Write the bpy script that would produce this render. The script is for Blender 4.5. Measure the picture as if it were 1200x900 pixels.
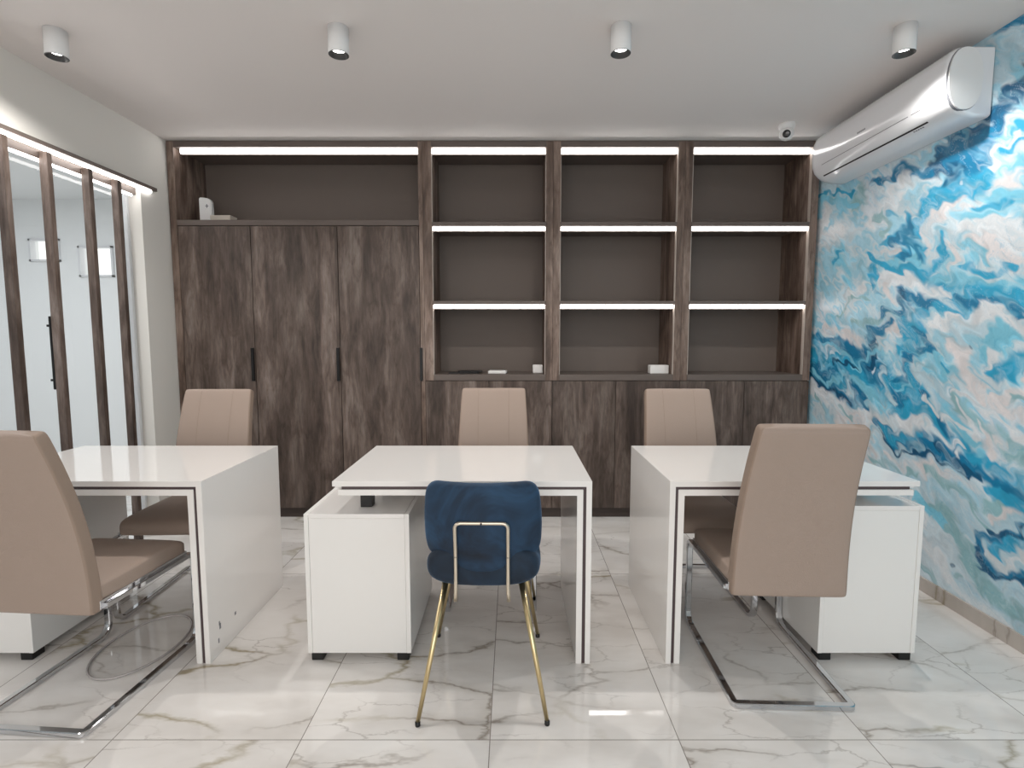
import bpy, bmesh, math, random
import numpy as np
from mathutils import Vector, Matrix

for o in list(bpy.data.objects):
    bpy.data.objects.remove(o)
scene = bpy.context.scene
COL = scene.collection
R = math.radians

# ------------------------------------------------------------------ camera
cam_d = bpy.data.cameras.new('camera')
cam = bpy.data.objects.new('camera', cam_d)
COL.objects.link(cam)
cam_d.sensor_fit = 'HORIZONTAL'
cam_d.sensor_width = 36.0
cam_d.lens = 36.0 * 620 / 1200
cam_d.clip_start = 0.02
cam.location = (0, 0, 1.31)
cam.rotation_euler = (R(90) - math.atan(55 / 620), 0, 0)
scene.camera = cam

# ------------------------------------------------------------------ light
world = bpy.data.worlds.new('daylight')
scene.world = world
world.use_nodes = True
bgn = world.node_tree.nodes['Background']
bgn.inputs[0].default_value = (1.0, 0.985, 0.94, 1)
bgn.inputs[1].default_value = 1.6

def area(name, loc, rot, sx, sy, power, col=(1, 1, 1)):
    l = bpy.data.lights.new(name, 'AREA')
    l.shape = 'RECTANGLE'; l.size = sx; l.size_y = sy
    l.energy = power; l.color = col
    o = bpy.data.objects.new(name, l); COL.objects.link(o)
    o.location = loc; o.rotation_euler = rot
    return o

area('shopfront_daylight', (0.0, -2.06, 1.45), (R(90), 0, 0), 3.7, 2.3, 56, (1.0, 0.965, 0.945))
area('side_room_fill_light', (-4.0, 2.9, 2.60), (0, 0, 0), 1.6, 2.6, 50, (0.98, 0.985, 1.0))  # unseen lamp, added to brighten the room behind the glass
SPOT_W = 36
LED_E = 11.0

scene.view_settings.view_transform = 'Standard'
scene.view_settings.look = 'None'
scene.view_settings.exposure = -0.16
scene.view_settings.gamma = 1.0
scene.view_settings.use_curve_mapping = False

# ------------------------------------------------------------------ materials
def srgb(r, g, b):
    f = lambda c: (c / 255 / 12.92) if c / 255 <= 0.04045 else ((c / 255 + 0.055) / 1.055) ** 2.4
    return (f(r), f(g), f(b), 1)

def mat(name, col, rough=0.5, metal=0.0, coat=0.0, spec=0.5, bump=0.0, bscale=200, emit=None, es=0):
    m = bpy.data.materials.new(name); m.use_nodes = True
    nt = m.node_tree; p = nt.nodes['Principled BSDF']
    p.inputs['Base Color'].default_value = col
    p.inputs['Roughness'].default_value = rough
    p.inputs['Metallic'].default_value = metal
    p.inputs['Coat Weight'].default_value = coat
    p.inputs['Coat Roughness'].default_value = 0.05
    p.inputs['Specular IOR Level'].default_value = spec
    if emit:
        p.inputs['Emission Color'].default_value = emit
        p.inputs['Emission Strength'].default_value = es
    if bump:
        tc = nt.nodes.new('ShaderNodeTexCoord')
        n = nt.nodes.new('ShaderNodeTexNoise'); n.inputs['Scale'].default_value = bscale
        n.inputs['Detail'].default_value = 3
        b = nt.nodes.new('ShaderNodeBump'); b.inputs['Strength'].default_value = bump
        b.inputs['Distance'].default_value = 0.002
        nt.links.new(tc.outputs['Object'], n.inputs['Vector'])
        nt.links.new(n.outputs['Fac'], b.inputs['Height'])
        nt.links.new(b.outputs['Normal'], p.inputs['Normal'])
    return m

def N(nt, t, **kw):
    n = nt.nodes.new(t)
    for k, v in kw.items():
        if k.startswith('i_'):
            key = k[2:].replace('_', ' ')
            n.inputs[key].default_value = v
        else:
            setattr(n, k, v)
    return n

def ramp(nt, stops, interp='LINEAR'):
    r = nt.nodes.new('ShaderNodeValToRGB')
    r.color_ramp.interpolation = interp
    el = r.color_ramp.elements
    while len(el) > 1: el.remove(el[-1])
    el[0].position = stops[0][0]; el[0].color = stops[0][1]
    for p, c in stops[1:]:
        e = el.new(p); e.color = c
    return r

def mixrgb(nt, a, b, fac, mode='MIX'):
    m = nt.nodes.new('ShaderNodeMix'); m.data_type = 'RGBA'; m.blend_type = mode
    for sock, v in ((m.inputs[6], a), (m.inputs[7], b), (m.inputs[0], fac)):
        if hasattr(v, 'is_linked') or hasattr(v, 'links'): nt.links.new(v, sock)
        else: sock.default_value = v
    return m.outputs[2]

def wood_material(name, dark=1.0, sat=1.0):
    m = bpy.data.materials.new(name); m.use_nodes = True
    nt = m.node_tree; p = nt.nodes['Principled BSDF']
    geo = N(nt, 'ShaderNodeNewGeometry'); oi = N(nt, 'ShaderNodeObjectInfo')
    mul = N(nt, 'ShaderNodeVectorMath', operation='SCALE'); mul.inputs[3].default_value = 37.0
    comb = N(nt, 'ShaderNodeCombineXYZ')
    for k in range(3): nt.links.new(oi.outputs['Random'], comb.inputs[k])
    nt.links.new(comb.outputs[0], mul.inputs[0])
    add = N(nt, 'ShaderNodeVectorMath', operation='ADD')
    nt.links.new(geo.outputs['Position'], add.inputs[0]); nt.links.new(mul.outputs[0], add.inputs[1])
    def mapped(sc):
        mp = N(nt, 'ShaderNodeMapping'); mp.inputs['Scale'].default_value = sc
        nt.links.new(add.outputs[0], mp.inputs['Vector']); return mp.outputs[0]
    # broad blotches along the grain
    n1 = N(nt, 'ShaderNodeTexNoise', i_Scale=1.0, i_Detail=5.0, i_Roughness=0.62, i_Distortion=0.5)
    nt.links.new(mapped((9, 9, 1.7)), n1.inputs['Vector'])
    n2 = N(nt, 'ShaderNodeTexNoise', i_Scale=1.0, i_Detail=6.0, i_Roughness=0.7, i_Distortion=0.25)
    nt.links.new(mapped((55, 55, 6)), n2.inputs['Vector'])
    n3 = N(nt, 'ShaderNodeTexNoise', i_Scale=1.0, i_Detail=4.0, i_Roughness=0.6, i_Distortion=1.2)
    nt.links.new(mapped((20, 20, 5)), n3.inputs['Vector'])
    # board joints: each strip has its own tone
    sep = N(nt, 'ShaderNodeSeparateXYZ'); nt.links.new(add.outputs[0], sep.inputs[0])
    sx = N(nt, 'ShaderNodeMath', operation='ADD'); nt.links.new(sep.outputs[0], sx.inputs[0]); nt.links.new(sep.outputs[1], sx.inputs[1])
    sm = N(nt, 'ShaderNodeMath', operation='MULTIPLY'); sm.inputs[1].default_value = 9.0; nt.links.new(sx.outputs[0], sm.inputs[0])
    fl = N(nt, 'ShaderNodeMath', operation='FLOOR'); nt.links.new(sm.outputs[0], fl.inputs[0])
    wn = N(nt, 'ShaderNodeTexWhiteNoise', noise_dimensions='1D'); nt.links.new(fl.outputs[0], wn.inputs['W'])
    r1 = ramp(nt, [(0.32, srgb(62, 50, 44)), (0.46, srgb(86, 73, 66)), (0.56, srgb(104, 91, 84)), (0.70, srgb(126, 115, 109))])
    nt.links.new(n1.outputs['Fac'], r1.inputs[0])
    r2 = ramp(nt, [(0.3, (0.62, 0.60, 0.58, 1)), (0.7, (1.30, 1.29, 1.28, 1))])
    nt.links.new(n2.outputs['Fac'], r2.inputs[0])
    r3 = ramp(nt, [(0.34, (0.66, 0.60, 0.56, 1)), (0.48, (1.0, 0.98, 0.96, 1)), (0.66, (1.16, 1.17, 1.19, 1))])
    nt.links.new(n3.outputs['Fac'], r3.inputs[0])
    r4 = ramp(nt, [(0.0, (0.78, 0.76, 0.74, 1)), (1.0, (1.15, 1.15, 1.16, 1))]); nt.links.new(wn.outputs['Value'], r4.inputs[0])
    c = mixrgb(nt, r1.outputs[0], r2.outputs[0], 0.9, 'MULTIPLY')
    c = mixrgb(nt, c, r3.outputs[0], 0.9, 'MULTIPLY')
    c = mixrgb(nt, c, r4.outputs[0], 1.0, 'MULTIPLY')
    c = mixrgb(nt, c, (dark, dark * (0.97 if sat > 1 else 1), dark * (0.94 if sat > 1 else 1), 1), 1.0, 'MULTIPLY')
    nt.links.new(c, p.inputs['Base Color'])
    p.inputs['Roughness'].default_value = 0.55
    b = N(nt, 'ShaderNodeBump'); b.inputs['Strength'].default_value = 0.25; b.inputs['Distance'].default_value = 0.002
    nt.links.new(n2.outputs['Fac'], b.inputs['Height']); nt.links.new(b.outputs['Normal'], p.inputs['Normal'])
    return m

def marble_material(name, tile=True, tint=(1, 1, 1, 1)):
    m = bpy.data.materials.new(name); m.use_nodes = True
    nt = m.node_tree; p = nt.nodes['Principled BSDF']
    geo = N(nt, 'ShaderNodeNewGeometry')
    sep = N(nt, 'ShaderNodeSeparateXYZ'); nt.links.new(geo.outputs['Position'], sep.inputs[0])
    def mth(op, a, b=None, c=None):
        n = N(nt, 'ShaderNodeMath', operation=op)
        for i, v in enumerate((a, b, c)):
            if v is None: continue
            if isinstance(v, (int, float)): n.inputs[i].default_value = v
            else: nt.links.new(v, n.inputs[i])
        return n.outputs[0]
    TX, TY, OX, OY = 0.617, 1.215, -0.072, 1.618
    ax = mth('DIVIDE', mth('SUBTRACT', sep.outputs[0], OX), TX)
    ay = mth('DIVIDE', mth('SUBTRACT', sep.outputs[1], OY), TY)
    ix, iy = mth('FLOOR', ax), mth('FLOOR', ay)
    idv = N(nt, 'ShaderNodeCombineXYZ'); nt.links.new(ix, idv.inputs[0]); nt.links.new(iy, idv.inputs[1])
    wn = N(nt, 'ShaderNodeTexWhiteNoise', noise_dimensions='3D'); nt.links.new(idv.outputs[0], wn.inputs['Vector'])
    sc = N(nt, 'ShaderNodeVectorMath', operation='SCALE'); sc.inputs[3].default_value = 30.0
    nt.links.new(wn.outputs['Color'], sc.inputs[0])
    add = N(nt, 'ShaderNodeVectorMath', operation='ADD')
    nt.links.new(geo.outputs['Position'], add.inputs[0]); nt.links.new(sc.outputs[0], add.inputs[1])
    mp = N(nt, 'ShaderNodeMapping'); mp.inputs['Rotation'].default_value = (0, 0, R(35)); mp.inputs['Scale'].default_value = (0.9, 2.2, 1.0)
    nt.links.new(add.outputs[0], mp.inputs['Vector'])
    def vein(scale, width, warp, seed):
        o = N(nt, 'ShaderNodeVectorMath', operation='ADD'); o.inputs[1].default_value = (seed, seed * 2, 0)
        nt.links.new(mp.outputs[0], o.inputs[0])
        n = N(nt, 'ShaderNodeTexNoise', i_Scale=scale * 1.6, i_Detail=5.0, i_Roughness=0.6)
        nt.links.new(o.outputs[0], n.inputs['Vector'])
        s1 = N(nt, 'ShaderNodeVectorMath', operation='SUBTRACT'); s1.inputs[1].default_value = (0.5, 0.5, 0.5); nt.links.new(n.outputs['Color'], s1.inputs[0])
        s2 = N(nt, 'ShaderNodeVectorMath', operation='SCALE'); s2.inputs[3].default_value = warp; nt.links.new(s1.outputs[0], s2.inputs[0])
        s3 = N(nt, 'ShaderNodeVectorMath', operation='ADD'); nt.links.new(o.outputs[0], s3.inputs[0]); nt.links.new(s2.outputs[0], s3.inputs[1])
        v = N(nt, 'ShaderNodeTexVoronoi', feature='DISTANCE_TO_EDGE', voronoi_dimensions='2D'); v.inputs['Scale'].default_value = scale
        nt.links.new(s3.outputs[0], v.inputs['Vector'])
        return mth('SUBTRACT', 1.0, mth('MINIMUM', mth('DIVIDE', v.outputs['Distance'], width), 1.0))
    def gate(scale, lo, hi, seed):
        o = N(nt, 'ShaderNodeVectorMath', operation='ADD'); o.inputs[1].default_value = (seed, seed, seed)
        nt.links.new(add.outputs[0], o.inputs[0])
        n = N(nt, 'ShaderNodeTexNoise', i_Scale=scale, i_Detail=2.0); nt.links.new(o.outputs[0], n.inputs['Vector'])
        mr = N(nt, 'ShaderNodeMapRange'); mr.inputs[1].default_value = lo; mr.inputs[2].default_value = hi
        nt.links.new(n.outputs['Fac'], mr.inputs[0]); return mr.outputs[0]
    cl = N(nt, 'ShaderNodeTexNoise', i_Scale=2.2, i_Detail=4.0, i_Roughness=0.55); nt.links.new(mp.outputs[0], cl.inputs['Vector'])
    rc = ramp(nt, [(0.3, srgb(218, 213, 208)), (0.5, srgb(232, 228, 224)), (0.7, srgb(240, 237, 234))]); nt.links.new(cl.outputs['Fac'], rc.inputs[0])
    c = rc.outputs[0]
    v1 = mth('MULTIPLY', mth('POWER', vein(1.5, 0.030, 0.42, 3.1), 1.2), gate(2.2, 0.42, 0.62, 7.7))
    v2 = mth('MULTIPLY', mth('POWER', vein(3.4, 0.035, 0.25, 9.4), 1.3), gate(3.0, 0.46, 0.66, 1.3))
    v3 = mth('MULTIPLY', vein(1.5, 0.14, 0.42, 3.1), gate(2.2, 0.40, 0.7, 7.7))
    c = mixrgb(nt, c, srgb(188, 181, 172), mth('MULTIPLY', v3, 0.45))
    c = mixrgb(nt, c, srgb(132, 120, 108), mth('MULTIPLY', v1, 0.72))
    c = mixrgb(nt, c, srgb(150, 141, 133), mth('MULTIPLY', v2, 0.5))
    gold = mth('MULTIPLY', mth('MULTIPLY', vein(1.5, 0.05, 0.42, 3.1), gate(1.6, 0.54, 0.64, 17.0)), 0.6)
    c = mixrgb(nt, c, srgb(158, 145, 108), gold)
    if tile:
        fx = mth('ABSOLUTE', mth('SUBTRACT', mth('FRACT', ax), 0.5)); fy = mth('ABSOLUTE', mth('SUBTRACT', mth('FRACT', ay), 0.5))
        gx = mth('GREATER_THAN', fx, 0.5 - 0.0016 / TX); gy = mth('GREATER_THAN', fy, 0.5 - 0.0016 / TY)
        g = mth('MAXIMUM', gx, gy)
        c = mixrgb(nt, c, srgb(150, 143, 137), g)
    c = mixrgb(nt, c, tint, 1.0, 'MULTIPLY')
    nt.links.new(c, p.inputs['Base Color'])
    p.inputs['Roughness'].default_value = 0.018
    p.inputs['Specular IOR Level'].default_value = 0.5
    return m

M = {}
M['wood'] = wood_material('weathered wood laminate', 0.95)
M['wood_side'] = wood_material('warm wood laminate', 1.55, 1.2)
M['edge'] = mat('wood edge banding', srgb(98, 87, 81), 0.5, bump=0.2, bscale=80)
M['backpanel'] = mat('brown matt back panel', srgb(106, 95, 88), 0.6, bump=0.1, bscale=60)
M['gap'] = mat('dark shadow gap', srgb(30, 26, 25), 0.8)
M['plinth'] = mat('dark plinth', srgb(66, 55, 50), 0.5, bump=0.1)
M['black'] = mat('black metal', srgb(24, 23, 24), 0.4, 0.3)
M['blackplastic'] = mat('black plastic', srgb(18, 17, 18), 0.45, bump=0.1)
M['ceil'] = mat('ceiling paint', srgb(226, 220, 217), 0.9, bump=0.05, bscale=120)
M['wall'] = mat('grey wall paint', srgb(222, 219, 213), 0.85, bump=0.05, bscale=120)
M['white'] = mat('white wall paint', srgb(238, 240, 240), 0.8, bump=0.05, bscale=120)
M['gloss'] = mat('white gloss lacquer', srgb(238, 235, 232), 0.09, coat=0.3, spec=0.5)
M['groove'] = mat('dark desk groove', srgb(74, 60, 62), 0.5)
M['satin'] = mat('white satin cabinet', srgb(236, 234, 231), 0.28)
M['taupe'] = mat('taupe upholstery', srgb(158, 140, 128), 0.6, bump=0.35, bscale=260)
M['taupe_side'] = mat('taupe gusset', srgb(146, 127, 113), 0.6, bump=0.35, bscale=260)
M['stitch'] = mat('taupe stitching', srgb(146, 128, 116), 0.7)
M['chrome'] = mat('polished chrome', (0.62, 0.63, 0.65, 1), 0.06, 1.0)
M['gold'] = mat('brushed champagne gold', srgb(214, 194, 150), 0.28, 1.0)
M['goldlite'] = mat('pale champagne metal', srgb(214, 203, 186), 0.34, 1.0)
M['trim'] = mat('pale lit panel edge', srgb(190, 178, 168), 0.4)  # pale colour stands in for LED light on the panel fronts
M['led'] = mat('led diffuser', (1, 1, 1, 1), 0.5, emit=(1.0, 0.965, 0.94, 1), es=LED_E)
M['plastic'] = mat('white plastic', srgb(232, 233, 236), 0.22, coat=0.4)
M['plastic_m'] = mat('white matt plastic', srgb(228, 228, 228), 0.5)
M['greyline'] = mat('grey panel line', srgb(120, 122, 128), 0.5)
M['lens'] = mat('camera lens glass', srgb(14, 13, 18), 0.06, coat=0.5)
M['bulb'] = mat('lamp bulb', (1, 1, 1, 1), 0.5, emit=(1, 0.98, 0.95, 1), es=14)
M['reflector'] = mat('black lamp baffle', (0.02, 0.02, 0.02, 1), 0.3)
M['paper'] = mat('white paper', srgb(232, 230, 228), 0.7)
M['card'] = mat('cream card', srgb(205, 196, 186), 0.7)
M['cable'] = mat('clear grey hose', srgb(178, 172, 170), 0.2, coat=0.5)
M['marble'] = marble_material('polished marble tile')
M['marble_base'] = marble_material('marble skirting tile', False, (0.66, 0.62, 0.59, 1))
M['ground'] = mat('outside paving', srgb(150, 148, 145), 0.8, bump=0.3, bscale=6)
M['alu'] = mat('white window frame', srgb(225, 226, 228), 0.35)

# velvet
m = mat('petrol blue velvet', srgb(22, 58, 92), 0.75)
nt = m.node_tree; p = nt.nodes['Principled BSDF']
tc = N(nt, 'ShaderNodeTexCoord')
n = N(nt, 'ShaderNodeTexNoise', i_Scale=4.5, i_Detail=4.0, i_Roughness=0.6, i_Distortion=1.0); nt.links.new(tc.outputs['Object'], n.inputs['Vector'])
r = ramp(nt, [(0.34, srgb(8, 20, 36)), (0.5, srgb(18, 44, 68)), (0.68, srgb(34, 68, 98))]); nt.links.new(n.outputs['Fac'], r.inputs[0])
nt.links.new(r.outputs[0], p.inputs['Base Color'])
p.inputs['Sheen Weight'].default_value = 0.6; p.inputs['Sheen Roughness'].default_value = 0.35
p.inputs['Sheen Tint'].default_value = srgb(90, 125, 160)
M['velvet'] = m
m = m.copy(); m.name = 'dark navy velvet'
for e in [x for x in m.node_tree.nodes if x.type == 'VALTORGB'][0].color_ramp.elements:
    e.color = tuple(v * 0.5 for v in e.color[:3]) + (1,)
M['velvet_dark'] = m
# clear glass
m = bpy.data.materials.new('clear glass'); m.use_nodes = True
nt = m.node_tree; nt.nodes.remove(nt.nodes['Principled BSDF'])
tr = N(nt, 'ShaderNodeBsdfTransparent'); tr.inputs[0].default_value = (0.96, 0.975, 0.985, 1)
gl = N(nt, 'ShaderNodeBsdfGlossy'); gl.inputs['Roughness'].default_value = 0.0
fr = N(nt, 'ShaderNodeFresnel'); fr.inputs[0].default_value = 1.5
mx = N(nt, 'ShaderNodeMixShader'); ge = N(nt, 'ShaderNodeNewGeometry'); iv = N(nt, 'ShaderNodeMath', operation='SUBTRACT'); iv.inputs[0].default_value = 1.0
nt.links.new(ge.outputs['Backfacing'], iv.inputs[1]); mu = N(nt, 'ShaderNodeMath', operation='MULTIPLY')
nt.links.new(fr.outputs[0], mu.inputs[0]); nt.links.new(iv.outputs[0], mu.inputs[1]); nt.links.new(mu.outputs[0], mx.inputs[0]); nt.links.new(tr.outputs[0], mx.inputs[1]); nt.links.new(gl.outputs[0], mx.inputs[2])
nt.links.new(mx.outputs[0], nt.nodes['Material Output'].inputs[0])
M['glass'] = m

# ------------------------------------------------------------------ mesh helpers
def link(name, bm, material, parent=None, smooth=False, loc=None):
    me = bpy.data.meshes.new(name)
    bmesh.ops.recalc_face_normals(bm, faces=bm.faces[:])
    bm.to_mesh(me); bm.free()
    if material is not None: me.materials.append(material)
    if smooth:
        for f in me.polygons: f.use_smooth = True
    o = bpy.data.objects.new(name, me); COL.objects.link(o)
    if parent is not None: o.parent = parent
    if loc is not None: o.location = loc
    return o

def add_box(bm, x0, x1, y0, y1, z0, z1, bev=0.0, seg=2):
    r = bmesh.ops.create_cube(bm, size=1.0)
    vs = r['verts']
    for v in vs:
        v.co = Vector(((x0 + x1) / 2 + v.co.x * (x1 - x0), (y0 + y1) / 2 + v.co.y * (y1 - y0), (z0 + z1) / 2 + v.co.z * (z1 - z0)))
    if bev > 0:
        es = {e for v in vs for e in v.link_edges}
        bmesh.ops.bevel(bm, geom=list(es), offset=bev, segments=seg, profile=0.5, affect='EDGES')

def box(name, x0, x1, y0, y1, z0, z1, material, parent=None, bev=0.0015, **kw):
    bm = bmesh.new(); add_box(bm, x0, x1, y0, y1, z0, z1, bev)
    return link(name, bm, material, parent)

def boxes(name, lst, material, parent=None, bev=0.0015):
    bm = bmesh.new()
    for b in lst: add_box(bm, *b, bev)
    return link(name, bm, material, parent)

def add_lathe(bm, prof, cx=0, cy=0, n=32, cap0=True, cap1=True, axis='Z', cz=0):
    rings = []
    for r, h in prof:
        ring = []
        for k in range(n):
            a = 2 * math.pi * k / n
            if axis == 'Z': co = (cx + r * math.cos(a), cy + r * math.sin(a), cz + h)
            elif axis == 'Y': co = (cx + r * math.cos(a), cy + h, cz + r * math.sin(a))
            else: co = (cx + h, cy + r * math.cos(a), cz + r * math.sin(a))
            ring.append(bm.verts.new(co))
        rings.append(ring)
    for a, b in zip(rings, rings[1:]):
        for k in range(n):
            bm.faces.new((a[k], a[(k + 1) % n], b[(k + 1) % n], b[k]))
    if cap0: bm.faces.new(rings[0][::-1])
    if cap1: bm.faces.new(rings[-1])

def fillet(pts, rad, n=6, closed=False):
    pts = [Vector(p) for p in pts]; out = []
    rr = rad if isinstance(rad, (list, tuple)) else [rad] * len(pts)
    for i, p in enumerate(pts):
        if (i == 0 or i == len(pts) - 1) and not closed: out.append(p); continue
        a, b = pts[i - 1], pts[(i + 1) % len(pts)]
        r = rr[i]
        d1, d2 = (a - p), (b - p)
        l = min(r, d1.length * 0.49, d2.length * 0.49)
        if l < 1e-4: out.append(p); continue
        p1, p2 = p + d1.normalized() * l, p + d2.normalized() * l
        for k in range(n + 1):
            t = k / n
            out.append(p1 * (1 - t) ** 2 + p * 2 * t * (1 - t) + p2 * t * t)
    return out

def add_tube(bm, path, w, h=None, n=10, up=(1, 0, 0), square=False, taper=None, closed=False):
    """sweep a round (or square-ish) section of half sizes w (lateral) and h along path"""
    h = w if h is None else h
    P = [Vector(p) for p in path]; L = len(P)
    T = []
    for i in range(L):
        if closed: t = P[(i + 1) % L] - P[i - 1]
        else: t = (P[min(i + 1, L - 1)] - P[max(i - 1, 0)])
        T.append(t.normalized())
    s = Vector(up); s = (s - T[0] * s.dot(T[0])).normalized()
    rings = []
    for i in range(L):
        if i:
            q = T[i - 1].rotation_difference(T[i]); s = q @ s
            s = (s - T[i] * s.dot(T[i])).normalized()
        u = T[i].cross(s)
        k_ = 1.0 if taper is None else taper[0] + (taper[1] - taper[0]) * i / (L - 1)
        # miter scale at sharp corners is skipped: corners are filleted
        ring = []
        if square:
            c = 0.25
            sec = [(-1, -1 + c), (-1 + c, -1), (1 - c, -1), (1, -1 + c), (1, 1 - c), (1 - c, 1), (-1 + c, 1), (-1, 1 - c)]
        else:
            sec = [(math.cos(2 * math.pi * k / n), math.sin(2 * math.pi * k / n)) for k in range(n)]
        for a, b in sec:
            ring.append(bm.verts.new(P[i] + s * (a * w * k_) + u * (b * h * k_)))
        rings.append(ring)
    m_ = len(rings[0])
    prs = list(zip(rings, rings[1:]))
    if closed: prs.append((rings[-1], rings[0]))
    for a, b in prs:
        for k in range(m_):
            bm.faces.new((a[k], a[(k + 1) % m_], b[(k + 1) % m_], b[k]))
    if not closed:
        bm.faces.new(rings[0][::-1]); bm.faces.new(rings[-1])

def add_pad(bm, stations, n=28, e=4.0, side=False):
    """loft of superellipse sections. station: (centre, lateral unit, normal unit, half width, half thickness)"""
    rings = []
    for c, lat, nor, hw, ht in stations:
        c, lat, nor = Vector(c), Vector(lat), Vector(nor)
        ring = []
        for k in range(n):
            a = 2 * math.pi * (k + 0.5) / n
            ca, sa = math.cos(a), math.sin(a)
            ex = 2 / e
            # keep the rounding radius about the thickness whatever the width
            yy = math.copysign(abs(sa) ** ex, sa) * ht
            fx = math.copysign(abs(ca) ** ex, ca)
            xx = fx * hw
            ring.append(bm.verts.new(c + lat * xx + nor * yy))
        rings.append(ring)
    for a, b in zip(rings, rings[1:]):
        for k in range(n):
            f = bm.faces.new((a[k], a[(k + 1) % n], b[(k + 1) % n], b[k]))
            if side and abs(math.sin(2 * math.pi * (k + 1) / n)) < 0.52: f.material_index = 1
    bm.faces.new(rings[0][::-1]); bm.faces.new(rings[-1])

def empty(name, loc=(0, 0, 0), rz=0.0):
    o = bpy.data.objects.new(name, None); COL.objects.link(o)
    o.empty_display_size = 0.1
    o.location = loc; o.rotation_euler = (0, 0, rz); return o

def tag(o, label, cat, group=None, kind=None):
    o['label'] = label; o['category'] = cat
    if group: o['group'] = group
    if kind: o['kind'] = kind
    return o

def struct(o):
    o['kind'] = 'structure'; return o

def copy_tree(o, parent=None):
    c = o.copy(); COL.objects.link(c)
    if parent is not None: c.parent = parent
    for ch in [x for x in bpy.data.objects if x.parent == o]:
        copy_tree(ch, c)
    return c

# ------------------------------------------------------------------ room shell
XL, XR, YB, YF, ZC = -2.37, 2.13, 4.15, -2.1, 2.65
CY = 3.745           # front plane of the cabinets
struct(box('floor', -2.60, XR + 0.12, YF - 0.12, YB + 0.12, -0.1, 0.0, M['marble'], bev=0))
struct(box('ceiling', -2.60, XR + 0.12, YF - 0.12, YB + 0.12, ZC, ZC + 0.1, M['ceil'], bev=0))
struct(box('wall_back', XL - 0.12, XR + 0.12, YB, YB + 0.12, 0, ZC, M['wall'], bev=0))
OPY0, OPY1, OPZ = 0.20, 3.47, 2.235
struct(boxes('wall_left', [(XL - 0.12, XL, OPY1, YB, 0, ZC), (XL - 0.12, XL, OPY0, OPY1, OPZ + 0.03, ZC), (XL - 0.12, XL, YF, OPY0, 0, ZC)], M['wall'], bev=0))
struct(boxes('wall_front', [(XL, -1.85, YF - 0.12, YF, 0, ZC), (1.85, XR, YF - 0.12, YF, 0, ZC), (-1.85, 1.85, YF - 0.12, YF, 0, 0.25), (-1.85, 1.85, YF - 0.12, YF, 2.6, ZC)], M['wall'], bev=0))
w = struct(boxes('window_1', [(-1.85, -1.79, YF - 0.09, YF - 0.03, 0.25, 2.6), (1.79, 1.85, YF - 0.09, YF - 0.03, 0.25, 2.6), (-0.65, -0.59, YF - 0.09, YF - 0.03, 0.25, 2.6), (0.59, 0.65, YF - 0.09, YF - 0.03, 0.25, 2.6)], M['alu']))
struct(box('ground', -12, 12, -16, -2.25, -0.12, -0.02, M['ground'], bev=0))

# side room seen through the glass
SX = -5.6
struct(box('floor', SX, -2.60, OPY0 - 0.2, 5.3, -0.1, 0.0, M['marble'], bev=0))
struct(box('ceiling', SX, -2.60, OPY0 - 0.2, 5.3, ZC, ZC + 0.1, M['white'], bev=0))
struct(box('wall_side_room_left', SX - 0.1, SX, OPY0 - 0.2, 5.3, 0, ZC, M['white'], bev=0))
struct(box('wall_side_room_front', SX, XL - 0.13, OPY0 - 0.3, OPY0 - 0.2, 0, ZC, M['white'], bev=0))
wins = [(-4.74, -4.44, 2.05, 2.27), (-4.26, -3.92, 1.90, 2.2)]
struct(boxes('wall_side_room_back', [
    (SX, wins[0][0], 5.3, 5.4, 0, ZC), (wins[0][0], wins[0][1], 5.3, 5.4, 0, wins[0][2]), (wins[0][0], wins[0][1], 5.3, 5.4, wins[0][3], ZC),
    (wins[0][1], wins[1][0], 5.3, 5.4, 0, ZC), (wins[1][0], wins[1][1], 5.3, 5.4, 0, wins[1][2]), (wins[1][0], wins[1][1], 5.3, 5.4, wins[1][3], ZC),
    (wins[1][1], XL - 0.13, 5.3, 5.4, 0, ZC)], M['white'], bev=0))
struct(box('wall_side_room_right', XL - 0.13, XL - 0.12 + 0.0, YB + 0.12, 5.3, 0, ZC, M['white'], bev=0))
for k, (a, b, c, d) in enumerate(wins):
    struct(boxes('window_%d' % (k + 2), [(a, a + .02, 5.28, 5.34, c, d), (b - .02, b, 5.28, 5.34, c, d), (a, b, 5.28, 5.34, c, c + .02), (a, b, 5.28, 5.34, d - .02, d)], M['alu']))

# glazed partition with its door
struct(boxes('window_4', [(-2.474, -2.466, OPY0, 2.30, 0.0, OPZ), (-2.474, -2.466, 2.92, OPY1 - 0.02, 0.0, OPZ)], M['glass'], bev=0))
dr = struct(box('door_1', -2.474, -2.466, 2.305, 2.915, 0.005, OPZ, M['glass'], bev=0))
hb = bmesh.new(); add_box(hb, -2.452, -2.438, 2.815, 2.835, 1.03, 1.42, 0.003)
for z in (1.08, 1.37): add_box(hb, -2.467, -2.45, 2.819, 2.831, z - 0.006, z + 0.006, 0.001)
link('door_handle', hb, M['black'], dr)
struct(box('trim_1', -2.49, -2.45, OPY1 - 0.022, OPY1, 0, OPZ, M['alu']))

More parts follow.
